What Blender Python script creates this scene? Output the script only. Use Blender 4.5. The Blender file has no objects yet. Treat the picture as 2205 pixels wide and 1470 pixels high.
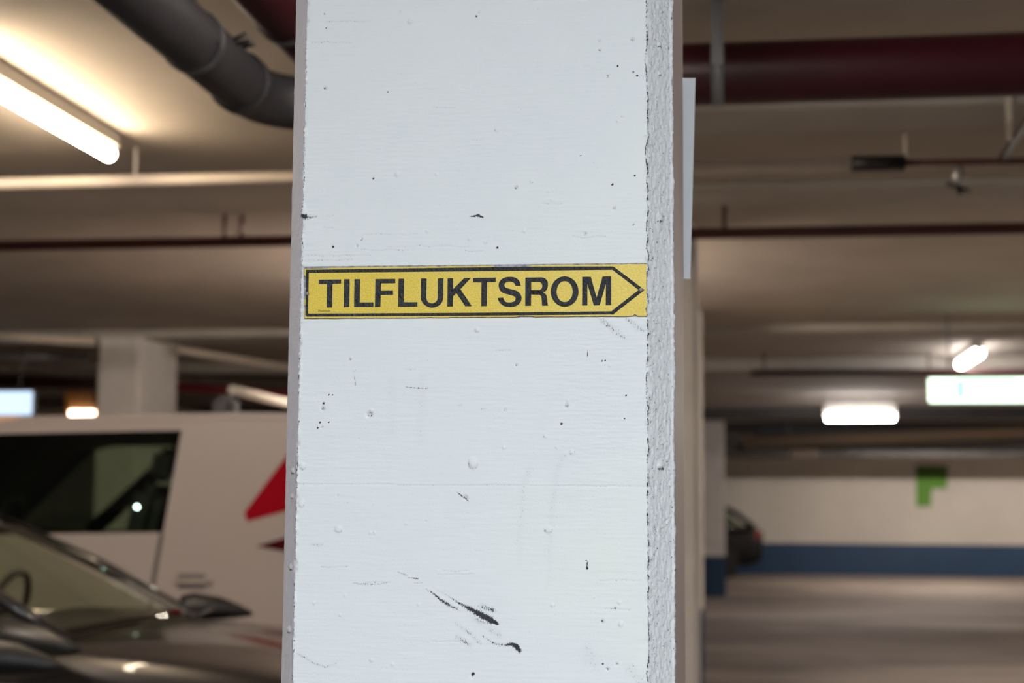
import bpy, bmesh, math, random
import numpy as np
from mathutils import Vector, Matrix

random.seed(7)
rng = np.random.default_rng(11)
SC = bpy.context.scene
COL = SC.collection

# ------------------------------------------------------------------ camera
FPX = 3370.0
YAW, PITCH, ROLL = math.radians(8.0), math.atan(361.0 / FPX), math.radians(0.4)
EYE = Vector((0, 0, 1.45))
_R0 = Vector((math.cos(YAW), math.sin(YAW), 0))
_F = Vector((-math.sin(YAW) * math.cos(PITCH), math.cos(YAW) * math.cos(PITCH), math.sin(PITCH)))
_U0 = _R0.cross(_F)
_R = _R0 * math.cos(ROLL) + _U0 * math.sin(ROLL)
_U = _U0 * math.cos(ROLL) - _R0 * math.sin(ROLL)
cam_data = bpy.data.cameras.new('camera')
cam = bpy.data.objects.new('camera', cam_data)
COL.objects.link(cam)
cam_data.sensor_width = 36.0
cam_data.lens = 36.0 * FPX / 2205.0
cam_data.clip_start, cam_data.clip_end = 0.05, 200
m = Matrix((( _R.x, _U.x, -_F.x, EYE.x), (_R.y, _U.y, -_F.y, EYE.y), (_R.z, _U.z, -_F.z, EYE.z), (0, 0, 0, 1)))
cam.matrix_world = m
cam_data.dof.use_dof = True
cam_data.dof.focus_distance = 1.83
cam_data.dof.aperture_fstop = 4.6
SC.camera = cam

def at(px, py, x=None, y=None, z=None, d=None):
    """a point of the place seen at a pixel of the 2205x1470 frame, on the plane x=, y=, z= or at depth d"""
    r = _F + _R * ((px - 1102.5) / FPX) + _U * ((735 - py) / FPX)
    if d is not None: t = d
    elif y is not None: t = (y - EYE.y) / r.y
    elif z is not None: t = (z - EYE.z) / r.z
    else: t = (x - EYE.x) / r.x
    return EYE + r * t

# ------------------------------------------------------------------ view, world
SC.view_settings.view_transform = 'Standard'
SC.view_settings.look = 'None'
SC.view_settings.gamma = 1
SC.view_settings.exposure = 0.0
SC.view_settings.use_curve_mapping = False
SC.cycles.max_bounces = 8
SC.cycles.sample_clamp_indirect = 6
SC.cycles.use_denoising = True
w = bpy.data.worlds.new('world'); SC.world = w
w.use_nodes = True
w.node_tree.nodes['Background'].inputs[0].default_value = (0.02, 0.02, 0.025, 1)
w.node_tree.nodes['Background'].inputs[1].default_value = 0.2

# ------------------------------------------------------------------ materials
def new_mat(name):
    mt = bpy.data.materials.new(name); mt.use_nodes = True
    nt = mt.node_tree
    return mt, nt, nt.nodes['Principled BSDF']

def N(nt, t, **kw):
    n = nt.nodes.new(t)
    for k, v in kw.items():
        if k.startswith('i_'):
            key = k[2:]
            n.inputs[int(key) if key.isdigit() else key].default_value = v
        else: setattr(n, k, v)
    return n

def mat(name, col, rough=0.6, metal=0.0, var=0.0, scale=4.0, bump=0.0, bscale=40.0, stretch=(1, 1, 1), spec=0.5, coat=0.0, var_col=None):
    mt, nt, b = new_mat(name)
    b.inputs['Base Color'].default_value = (*col, 1)
    b.inputs['Roughness'].default_value = rough
    b.inputs['Metallic'].default_value = metal
    b.inputs['Specular IOR Level'].default_value = spec
    b.inputs['Coat Weight'].default_value = coat
    tc = N(nt, 'ShaderNodeTexCoord'); mp = N(nt, 'ShaderNodeMapping')
    mp.inputs['Scale'].default_value = stretch
    nt.links.new(tc.outputs['Object'], mp.inputs['Vector'])
    if True:
        nz = N(nt, 'ShaderNodeTexNoise', i_Scale=scale, i_Detail=5.0, i_Roughness=0.6)
        nt.links.new(mp.outputs[0], nz.inputs['Vector'])
        v = max(var, 0.02)
        c2 = var_col or tuple(max(0, c * (1 - v)) for c in col)
        c1 = col if var_col else tuple(min(1, c * (1 + v * 0.6)) for c in col)
        r = N(nt, 'ShaderNodeValToRGB')
        r.color_ramp.elements[0].position = 0.38; r.color_ramp.elements[1].position = 0.62
        r.color_ramp.elements[0].color = (*c2, 1); r.color_ramp.elements[1].color = (*c1, 1)
        nt.links.new(nz.outputs['Fac'], r.inputs[0]); nt.links.new(r.outputs[0], b.inputs['Base Color'])
    if bump:
        n2 = N(nt, 'ShaderNodeTexNoise', i_Scale=bscale, i_Detail=4.0)
        nt.links.new(mp.outputs[0], n2.inputs['Vector'])
        bp = N(nt, 'ShaderNodeBump', i_Strength=bump, i_Distance=0.01)
        nt.links.new(n2.outputs['Fac'], bp.inputs['Height']); nt.links.new(bp.outputs[0], b.inputs['Normal'])
    return mt

def emit(name, col, strength, base=(0.8, 0.8, 0.8)):
    mt, nt, b = new_mat(name)
    b.inputs['Base Color'].default_value = (*base, 1)
    b.inputs['Emission Color'].default_value = (*col, 1)
    b.inputs['Emission Strength'].default_value = strength
    return mt

def glass(name, col, rough=0.02, ior=1.45):
    mt, nt, b = new_mat(name)
    b.inputs['Base Color'].default_value = (*col, 1)
    b.inputs['Roughness'].default_value = rough
    tr = N(nt, 'ShaderNodeBsdfTransparent'); tr.inputs[0].default_value = (*col, 1)
    gl = N(nt, 'ShaderNodeBsdfGlossy'); gl.inputs['Roughness'].default_value = rough
    gl.inputs[0].default_value = (0.9, 0.95, 0.9, 1)
    fr = N(nt, 'ShaderNodeFresnel', i_IOR=ior); mx = N(nt, 'ShaderNodeMixShader')
    ge = N(nt, 'ShaderNodeNewGeometry'); iv = N(nt, 'ShaderNodeMath', operation='SUBTRACT'); iv.inputs[0].default_value = 1.0
    nt.links.new(ge.outputs['Backfacing'], iv.inputs[1]); mu = N(nt, 'ShaderNodeMath', operation='MULTIPLY')
    nt.links.new(fr.outputs[0], mu.inputs[0]); nt.links.new(iv.outputs[0], mu.inputs[1])
    nt.links.new(mu.outputs[0], mx.inputs[0]); nt.links.new(tr.outputs[0], mx.inputs[1]); nt.links.new(gl.outputs[0], mx.inputs[2])
    nt.links.new(mx.outputs[0], nt.nodes['Material Output'].inputs['Surface'])
    return mt

COOL = (0.86, 0.96, 1.0)
WARM = (1.0, 0.80, 0.56)
NEUT = (1.0, 0.90, 0.78)
M = dict(
    fill_deep=emit('deep hall fill tube', (1.0, 0.87, 0.76), 620),
    tube_side=emit('side tube', (1.0, 0.85, 0.70), 330),
    ceiling=mat('painted concrete ceiling', (0.50, 0.44, 0.38), 0.9, var=0.12, scale=0.8, bump=0.2, bscale=6),
    beam=mat('painted concrete step', (0.50, 0.47, 0.43), 0.85, var=0.08, scale=1.5, bump=0.2, bscale=12),
    beam_shade=mat('beam darkened as shade', (0.07, 0.068, 0.068), 0.85, var=0.1, scale=1.5),  # far beams darkened in the colour, standing in for shade
    column=mat('painted concrete column', (0.84, 0.80, 0.77), 0.75, var=0.06, scale=3, bump=0.2, bscale=30),
    wall=mat('white painted block wall', (0.66, 0.63, 0.58), 0.85, var=0.06, scale=0.7, bump=0.15, bscale=8),
    blue=mat('blue wall paint', (0.010, 0.050, 0.12), 0.6, var=0.1, scale=2),
    floor=mat('dusty concrete floor with painted shade', (0.45, 0.385, 0.34), 0.8, var=0.3, scale=0.55, stretch=(0.45, 1.0, 1), bump=0.2, bscale=12, var_col=(0.22, 0.19, 0.168)),  # darker noise stretched along X stands in for shadow bands, with some stains
    greypipe=mat('dark grey drain pipe', (0.026, 0.025, 0.029), 0.6, var=0.1),
    ring=mat('grey rubber lined clamp', (0.07, 0.07, 0.08), 0.45, var=0.05),
    redpipe=mat('dark red pipe paint', (0.032, 0.0010, 0.005), 0.42, var=0.08, spec=0.35),
    darkred=mat('brown red thin pipe', (0.07, 0.016, 0.014), 0.4, var=0.1),
    strap=mat('zinc strap', (0.20, 0.21, 0.23), 0.5, 0.3, var=0.08),
    palepipe=mat('cream plastic pipe', (0.74, 0.65, 0.55), 0.55, var=0.05),
    black=mat('black rubber', (0.012, 0.012, 0.013), 0.45, var=0.1),
    steel=mat('galvanised steel', (0.55, 0.55, 0.56), 0.35, 0.7, var=0.08, scale=8),
    housing=mat('cream lamp housing', (0.72, 0.66, 0.58), 0.6, var=0.04),
    orange=mat('orange lamp shade', (0.75, 0.33, 0.09), 0.5, var=0.05),
    vanwhite=mat('white van paint', (0.56, 0.495, 0.475), 0.35, var=0.03, scale=1, coat=0.3),
    vanred=mat('red vehicle film', (0.42, 0.0006, 0.014), 0.75, var=0.04, spec=0.12),
    vandark=mat('dark red vehicle film', (0.07, 0.001, 0.008), 0.75, var=0.04, spec=0.12),
    lining=mat('dark cabin lining', (0.012, 0.012, 0.013), 0.8, var=0.1),
    carpaint=mat('dark metallic car paint', (0.014, 0.012, 0.013), 0.34, 0.2, var=0.05, coat=0.55),
    blackpaint=mat('black car paint', (0.004, 0.004, 0.005), 0.35, var=0.05, spec=0.3),
    seat=mat('grey seat fabric', (0.05, 0.05, 0.05), 0.9, var=0.1),
    chrome=mat('chrome trim', (0.8, 0.8, 0.8), 0.12, 1.0),
    tyre=mat('tyre rubber', (0.02, 0.02, 0.02), 0.8, var=0.1),
    tail=mat('red tail lamp lens', (0.35, 0.05, 0.06), 0.2, var=0.05),
    lens=mat('clear lamp lens', (0.6, 0.6, 0.6), 0.1, var=0.02),
    plate=mat('pale grey sheet', (0.72, 0.74, 0.76), 0.55, var=0.02, scale=6),
    green=mat('green sign face', (0.10, 0.30, 0.015), 0.6, var=0.05),
    dgreen=mat('dark green sign header', (0.05, 0.13, 0.012), 0.6, var=0.05),
    tube_warm=emit('warm tube', WARM, 66),
    tube_neut=emit('neutral tube', NEUT, 55),
    tube_cool=emit('cool tube', (1.0, .93, .90), 75),
    panel_cool=emit('cool light panel', (0.84, 0.955, 1.05), 50),
    fill_mid=emit('mid strength fill tube', (1.0, .9, .8), 150),
    tube_soft=emit('soft tube', (1.0, .95, .92), 22),
    tube_dim=emit('small warm tube', WARM, 12),
    exit_face=emit('lit sign face', (0.72, 1.0, 0.78), 3.2),
    exit_green=emit('lit green symbol', (0.40, 1.0, 0.60), 1.6, (0.05, 0.5, 0.2)),
    blue_face=emit('lit bluish sign face', (0.55, 0.75, 1.0), 1.3),
    glass=glass('tinted side glass', (0.72, 0.77, 0.70)),
    wglass=glass('windscreen glass', (0.95, 0.94, 0.88), 0.03, 1.22),
)

# ------------------------------------------------------------------ helpers
def obj(name, me, material=None, parent=None, smooth=False):
    if isinstance(me, bmesh.types.BMesh):
        bm = me
        bmesh.ops.recalc_face_normals(bm, faces=bm.faces)
        me = bpy.data.meshes.new(name); bm.to_mesh(me); bm.free()
    o = bpy.data.objects.new(name, me); COL.objects.link(o)
    if material is not None: me.materials.append(material)
    if smooth: me.polygons.foreach_set('use_smooth', [True] * len(me.polygons))
    if parent is not None: o.parent = parent
    return o

def tag(o, label=None, cat=None, group=None, kind=None):
    if label: o['label'] = label
    if cat: o['category'] = cat
    if group: o['group'] = group
    if kind: o['kind'] = kind
    return o

def thing(name, label, cat, loc=(0, 0, 0), rz=0, group=None):
    o = bpy.data.objects.new(name, None); COL.objects.link(o)
    o.location = loc; o.rotation_euler = (0, 0, rz); o.empty_display_size = 0.1
    return tag(o, label, cat, group)

def local(o, *pts):
    """world points into the frame of a thing that only sits at a location"""
    return [Vector(p) - o.location for p in pts]

def box(bm, lo, hi, bevel=0.0, rot=None):
    lo, hi = Vector(lo), Vector(hi)
    c = (lo + hi) / 2; s = hi - lo
    mt = Matrix.Translation(c) @ (rot or Matrix.Identity(4)) @ Matrix.Diagonal((*s, 1))
    r = bmesh.ops.create_cube(bm, size=1, matrix=mt)
    if bevel:
        vs = r['verts']; es = list({e for v in vs for e in v.link_edges})
        bmesh.ops.bevel(bm, geom=es, offset=bevel, segments=2, affect='EDGES')
    return bm

def bx(lo, hi, bevel=0.0, rot=None):
    return box(bmesh.new(), lo, hi, bevel, rot)

def tube(bm, pts, r, n=20, caps=True, radii=None):
    pts = [Vector(p) for p in pts]
    T = []
    for i in range(len(pts)):
        a = pts[max(0, i - 1)]; b = pts[min(len(pts) - 1, i + 1)]
        T.append((b - a).normalized())
    up = Vector((0, 0, 1)) if abs(T[0].z) < 0.9 else Vector((1, 0, 0))
    nrm = (up - T[0] * up.dot(T[0])).normalized()
    rings = []
    for i, p in enumerate(pts):
        nrm = (nrm - T[i] * nrm.dot(T[i])).normalized(); bn = T[i].cross(nrm)
        rr = radii[i] if radii else r
        rings.append([bm.verts.new(p + (nrm * math.cos(a) + bn * math.sin(a)) * rr) for a in [2 * math.pi * k / n for k in range(n)]])
    for a, b in zip(rings, rings[1:]):
        for k in range(n): bm.faces.new((a[k], a[(k + 1) % n], b[(k + 1) % n], b[k])).smooth = True
    if caps: bm.faces.new(rings[0]); bm.faces.new(rings[-1])
    return bm

def tb(pts, r, n=20, **k): return tube(bmesh.new(), pts, r, n, **k)

def elbow(p0, p1, p2, R, n=8):
    """points p0 .. rounded corner at p1 .. p2"""
    p0, p1, p2 = Vector(p0), Vector(p1), Vector(p2)
    a = p1 + (p0 - p1).normalized() * R; b = p1 + (p2 - p1).normalized() * R
    out = [p0]
    for i in range(n + 1):
        t = i / n
        out.append(a * (1 - t) ** 2 + p1 * 2 * t * (1 - t) + b * t * t)
    return out + [p2]

def ringband(c, axis, r0, r1, width, n=28):
    """a hollow band around a pipe"""
    axis = Vector(axis).normalized()
    up = Vector((0, 0, 1)); s = axis.cross(up).normalized(); bm = bmesh.new(); R = []
    for rad, off in ((r0, -width / 2), (r1, -width / 2), (r1, width / 2), (r0, width / 2)):
        R.append([bm.verts.new(Vector(c) + axis * off + (up * math.cos(a) + s * math.sin(a)) * rad) for a in [2 * math.pi * k / n for k in range(n)]])
    for i in range(4):
        a, b = R[i], R[(i + 1) % 4]
        for k in range(n): bm.faces.new((a[k], a[(k + 1) % n], b[(k + 1) % n], b[k])).smooth = True
    return bm

def patch(P00, P10, P01, P11, bulge=(0, 0, 0), nu=10, nv=8, th=0.005, along_u_only=False):
    """curved thin panel between four corners, bulging in its middle"""
    P = [Vector(p) for p in (P00, P10, P01, P11)]; B = Vector(bulge)
    bm = bmesh.new()
    def pt(u, v):
        p = P[0] * (1 - u) * (1 - v) + P[1] * u * (1 - v) + P[2] * (1 - u) * v + P[3] * u * v
        k = 4 * u * (1 - u) * (1 if along_u_only else (0.35 + 0.65 * 4 * v * (1 - v)))
        return p + B * k
    nrm = (P[1] - P[0]).cross(P[2] - P[0]).normalized()
    G = [[[bm.verts.new(pt(i / nu, j / nv) - nrm * th * s) for j in range(nv + 1)] for i in range(nu + 1)] for s in (0, 1)]
    for s in (0, 1):
        for i in range(nu):
            for j in range(nv):
                bm.faces.new((G[s][i][j], G[s][i + 1][j], G[s][i + 1][j + 1], G[s][i][j + 1])).smooth = True
    for i in range(nu):
        for j in (0, nv): bm.faces.new((G[0][i][j], G[0][i + 1][j], G[1][i + 1][j], G[1][i][j]))
    for j in range(nv):
        for i in (0, nu): bm.faces.new((G[0][i][j], G[0][i][j + 1], G[1][i][j + 1], G[1][i][j]))
    return bm

def prism(outlines, half, bevel=0.0):
    """mesh from outlines (first outer, rest holes) in x,z extruded along y by +-half, outer rim bevelled"""
    bm = bmesh.new(); rim = []
    for k, pts in enumerate(outlines):
        vs = [bm.verts.new((p[0], -half, p[1])) for p in pts]
        es = [bm.edges.new((vs[i], vs[(i + 1) % len(vs)])) for i in range(len(vs))]
        if k == 0: rim = es
    bmesh.ops.triangle_fill(bm, edges=bm.edges[:], use_beauty=True)
    front = bm.faces[:]
    r = bmesh.ops.duplicate(bm, geom=bm.verts[:] + bm.edges[:] + front)
    pairs = [(v, r['vert_map'][v]) for v in list({v for f in front for v in f.verts})]
    mp = dict(pairs)
    for a, b in pairs: b.co.y = half
    be = [e for e in bm.edges if len(e.link_faces) == 1 and e.verts[0] in mp and e.verts[1] in mp]
    rs = set(rim); outer = []
    for e in be:
        a, b = e.verts; f = bm.faces.new((a, b, mp[b], mp[a]))
        if e in rs: outer.append(e); outer.append(bm.edges.get((mp[a], mp[b])))
    bmesh.ops.recalc_face_normals(bm, faces=bm.faces[:])
    if bevel: bmesh.ops.bevel(bm, geom=outer, offset=bevel, segments=3, affect='EDGES')
    me = bpy.data.meshes.new('prism'); bm.to_mesh(me); bm.free()
    return me

def plate(pts, nrm, th):
    """flat polygon with thickness th behind it"""
    bm = bmesh.new(); nrm = Vector(nrm).normalized()
    a = [bm.verts.new(p) for p in pts]; b = [bm.verts.new(Vector(p) - nrm * th) for p in pts]
    f0 = bm.faces.new(a); f1 = bm.faces.new(b[::-1]); f0.normal_update(); f1.normal_update()
    for i in range(len(pts)):
        j = (i + 1) % len(pts); bm.faces.new((a[i], b[i], b[j], a[j]))
    bmesh.ops.triangulate(bm, faces=[f0, f1], ngon_method='EAR_CLIP')
    return bm

# ------------------------------------------------------------------ the hall
ZC = 3.05
YW = 36.9
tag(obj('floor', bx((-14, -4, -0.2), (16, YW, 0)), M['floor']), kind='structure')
tag(obj('ceiling', bx((-14, -4, ZC), (16, YW, ZC + 0.25)), M['ceiling']), kind='structure')
def wall(name, lo, hi, blue_lo, blue_hi):
    o = tag(obj(name, bx(lo, hi), M['wall']), kind='structure')
    b = obj('blue_paint_band', bx(blue_lo, blue_hi), M['blue'], o)
wall('wall_back', (-14, YW, 0), (16, YW + 0.2, ZC), (-14, YW - 0.004, 0), (16, YW, 0.72))
wall('wall_left', (-14.2, -4, 0), (-14, YW, ZC), (-14, -4, 0), (-13.996, YW, 0.72))
wall('wall_right', (16, -4, 0), (16.2, YW, ZC), (15.996, -4, 0), (16, YW, 0.72))
wall('wall_front', (-14, -4.2, 0), (16, -4, ZC), (-14, -4, 0), (16, -3.996, 0.72))
# shallow steps and deeper beams across the ceiling
for i, (y0, y1, zb) in enumerate(((6.1, 6.5, 3.02), (7.6, 8.0, 3.005), (13.6, 14.1, 2.99), (16.6, 17.1, 2.92), (24.6, 25.4, 2.90), (28.5, 29.6, 2.86), (34.0, 34.6, 2.60))):
    tag(obj('trim_%d' % (i + 1), bx((-14 if i > 1 else -0.6, y0, zb), (16, y1, ZC), 0.006), M['beam_shade' if i >= 4 else 'beam']), kind='structure')

# ------------------------------------------------------------------ main column
YF = 1.806
XL = at(646, 735, y=YF).x
XR = at(1394.5, 735, y=YF).x
CLx, CRx = 0.0195, 0.030
YB = YF + 0.40
MMX = 1.0 / 1837.0

def vnoise(u, v, seed):
    """smooth value noise on arrays"""
    g = np.random.default_rng(seed).random((256, 256))
    iu = np.floor(u).astype(int); iv = np.floor(v).astype(int); fu = u - iu; fv = v - iv
    fu = fu * fu * (3 - 2 * fu); fv = fv * fv * (3 - 2 * fv)
    a = g[iu % 256, iv % 256]; b = g[(iu + 1) % 256, iv % 256]; c = g[iu % 256, (iv + 1) % 256]; d = g[(iu + 1) % 256, (iv + 1) % 256]
    return (a * (1 - fu) + b * fu) * (1 - fv) + (c * (1 - fu) + d * fu) * fv

def fbm(u, v, seed, oct=4):
    s = 0; a = 0.5
    for k in range(oct): s = s + a * vnoise(u * 2 ** k, v * 2 ** k, seed + k); a *= 0.5
    return s / (1 - 0.5 ** oct)

# pits, lumps and drips: pixel x, pixel y, radius px, kind (h hole, l lump, d dark dot)
PITS = [(883, 46, 5, 'l'), (792, 76, 2, 'l'), (699, 190, 4.5, 'h'), (835, 198, 1.5, 'd'), (1030, 27, 2.5, 'h'), (1026, 35, 2, 'd'), (1160, 18, 2.5, 'l'),
        (1290, 88, 3, 'h'), (1360, 85, 4, 'h'), (1291, 108, 3, 'h'), (1330, 142, 2, 'd'), (1363, 155, 3, 'h'), (1308, 164, 3.5, 'h'), (1372, 163, 2.5, 'd'),
        (1070, 279, 4, 'l'), (1341, 249, 3, 'l'), (1331, 262, 2.5, 'l'), (856, 375, 5.5, 'l'), (940, 375, 3, 'l'), (804, 384, 2, 'd'),
        (1145, 391, 3.5, 'l'), (1111, 404, 4, 'h'), (1181, 412, 3, 'l'), (1188, 430, 2.5, 'l'), (1322, 449, 4, 'h'), (1319, 397, 2, 'd'), (1367, 378, 2, 'd'),
        (1071, 533, 2.5, 'd'), (1129, 497, 3.5, 'l'), (1259, 503, 4.5, 'h'), (920, 498, 3, 'l'), (1011, 515, 3, 'l'), (1045, 521, 3, 'l'), (779, 514, 3, 'h'),
        (768, 529, 3, 'h'), (717, 531, 2.5, 'd'), (1364, 484, 2.5, 'h'), (1240, 524, 2, 'l'), (945, 441, 2, 'h'), (1250, 335, 1.5, 'd'), (698, 30, 2.5, 'h'), (702, 60, 2.5, 'h'),
        (1028, 710, 5, 'l'), (753, 774, 3.5, 'h'), (763, 797, 2.5, 'l'), (695, 880, 5, 'h'), (697, 868, 2.5, 'd'), (795, 893, 7, 'h'), (800, 884, 4, 'l'),
        (689, 909, 2, 'd'), (708, 909, 1.5, 'd'), (684, 921, 1.8, 'd'), (708, 850, 1.5, 'd'), (716, 850, 1.5, 'd'), (693, 919, 2.5, 'h'), (772, 945, 2, 'h'),
        (1019, 997, 9, 'l'), (1087, 882, 3.5, 'h'), (1085, 963, 3.5, 'l'), (1220, 874, 4.5, 'h'), (1223, 862, 3, 'l'), (1209, 912, 2.3, 'd'), (1199, 962, 2.5, 'l'),
        (1232, 973, 4.5, 'l'), (1175, 939, 3.5, 'l'), (1002, 1071, 5, 'h'), (729, 1139, 7, 'l'), (798, 1147, 3.5, 'l'), (807, 1147, 3, 'l'), (652, 1003, 7, 'l'), (649, 1083, 6.5, 'l'),
        (727, 1067, 2.5, 'h'), (874, 1127, 2.5, 'l'), (917, 1122, 2, 'h'), (1181, 1140, 7, 'l'), (1264, 1223, 2.5, 'd'), (1262, 1207, 1.2, 'd'), (1190, 1302, 4, 'l'),
        (902, 1301, 2.5, 'l'), (1334, 1297, 3.5, 'l'), (1324, 1310, 3, 'h'), (1297, 1338, 4, 'h'), (1337, 1343, 4.5, 'l'), (800, 1421, 4, 'l'), (845, 1430, 3, 'l'),
        (1016, 1455, 4, 'h'), (1328, 1430, 3.5, 'h'), (1308, 1440, 4, 'h'), (1298, 1429, 2, 'd'), (1019, 1450, 3, 'd'), (677, 1298, 3.5, 'l'), (743, 1281, 3, 'l'), (733, 1324, 3, 'l'),
        (1314, 787, 3, 'l'), (1296, 777, 2.5, 'h'), (1112, 786, 3, 'h'), (1303, 776, 1.5, 'd'), (1348, 851, 1.8, 'd'), (1345, 901, 1.5, 'd'), (1323, 963, 1.6, 'l')]
# scuffs: polyline px, width px at each point, strength
SCUFF = [([(918, 1268), (934, 1278), (946, 1289), (962, 1300), (986, 1312)], [3, 6, 6, 8, 5], [0.45, 0.7, 0.85, 0.9, 0.6]),
         ([(930, 1262), (960, 1280), (985, 1296), (1008, 1308), (1035, 1323), (1055, 1334), (1072, 1343)], [2, 3, 5, 9, 14, 15, 6], [0.25, 0.4, 0.65, 0.9, 1.1, 1.2, 1.2]),
         ([(1038, 1306), (1062, 1313)], [14, 12], [0.5, 0.6]),
         ([(1020, 1330), (1040, 1340)], [14, 16], [0.3, 0.4]),
         ([(1040, 1370), (1065, 1385), (1085, 1389), (1102, 1386), (1112, 1391), (1119, 1401)], [5, 7, 6, 9, 11, 8], [0.3, 0.55, 0.6, 1.0, 1.2, 1.25]),
         ([(983, 1342), (1010, 1362), (1035, 1385)], [10, 10, 8], [0.3, 0.4, 0.3]),
         ([(985, 1370), (1012, 1388)], [12, 10], [0.35, 0.45]),
         ([(857, 1231), (875, 1238)], [2, 3], [0.7, 0.7]), ([(880, 1244), (900, 1245)], [3, 3], [0.8, 0.9]), ([(892, 1255), (910, 1254)], [2, 2], [0.55, 0.5]),
         ([(1055, 1355), (1076, 1368)], [14, 12], [0.3, 0.35]),
         ([(1012, 466), (1030, 464), (1040, 468)], [3, 6, 4], [0.7, 1.25, 0.9]),
         ([(655, 468), (668, 468), (682, 466)], [12, 8, 4], [0.8, 0.6, 0.5]),
         ([(1296, 690), (1320, 708), (1345, 728)], [13, 14, 10], [0.42, 0.42, 0.32]), ([(1352, 688), (1385, 712)], [12, 12], [0.42, 0.35]),
         ([(1140, 1010), (1128, 1040), (1122, 1110), (1118, 1200)], [18, 16, 15, 14], [0.20, 0.16, 0.13, 0.08]),
         ([(1212, 985), (1198, 1015), (1190, 1090), (1184, 1180), (1182, 1260)], [16, 14, 15, 14, 14], [0.18, 0.14, 0.16, 0.12, 0.08]),
         ([(845, 820), (842, 930)], [22, 22], [0.11, 0.11]), ([(912, 810), (904, 950)], [20, 22], [0.13, 0.12]),
         ([(640, 1405), (670, 1425), (700, 1436), (725, 1428)], [4, 5, 5, 4], [0.4, 0.45, 0.4, 0.3]),
         ([(875, 833), (920, 836)], [3, 3], [0.6, 0.65]), ([(985, 872), (995, 871)], [2, 3], [0.5, 0.5]), ([(760, 1255), (795, 1258), (830, 1256)], [4, 5, 3], [0.4, 0.5, 0.4]),
         ([(1265, 1395), (1280, 1430), (1262, 1420)], [24, 22, 20], [0.20, 0.16, 0.16]), ([(1355, 1440), (1385, 1470)], [26, 26], [0.22, 0.28]),
         ([(672, 1172), (694, 1172)], [6, 5], [0.4, 0.45]), ([(1265, 754), (1265, 768)], [2, 2], [0.9, 0.9]), ([(763, 808), (766, 830)], [2, 2], [0.8, 0.7]),
         ([(1264, 1207), (1264, 1224)], [1.5, 3], [1.0, 1.4]), ([(1035, 880), (1050, 878)], [3, 2], [0.5, 0.5]), ([(983, 1058), (1000, 1072), (1008, 1078)], [3, 4, 4], [0.6, 0.9, 0.7])]
# long fine brush lines, y px, x range, strength
GROOVES = [(45, 700, 800), (92, 670, 760), (232, 930, 980), (300, 1015, 1040), (440, 1165, 1210), (465, 700, 720), (492, 695, 720), (505, 780, 900), (531, 830, 1010), (537, 776, 880), (551, 655, 800),
           (510, 1230, 1305), (560, 660, 760), (540, 1000, 1040), (1255, 780, 840), (1238, 940, 1020), (1228, 950, 1010), (795, 870, 895), (755, 1065, 1100), (1185, 1020, 1040), (1220, 690, 750), (1250, 1290, 1380), (1310, 1300, 1360), (1380, 930, 990)]

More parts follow.
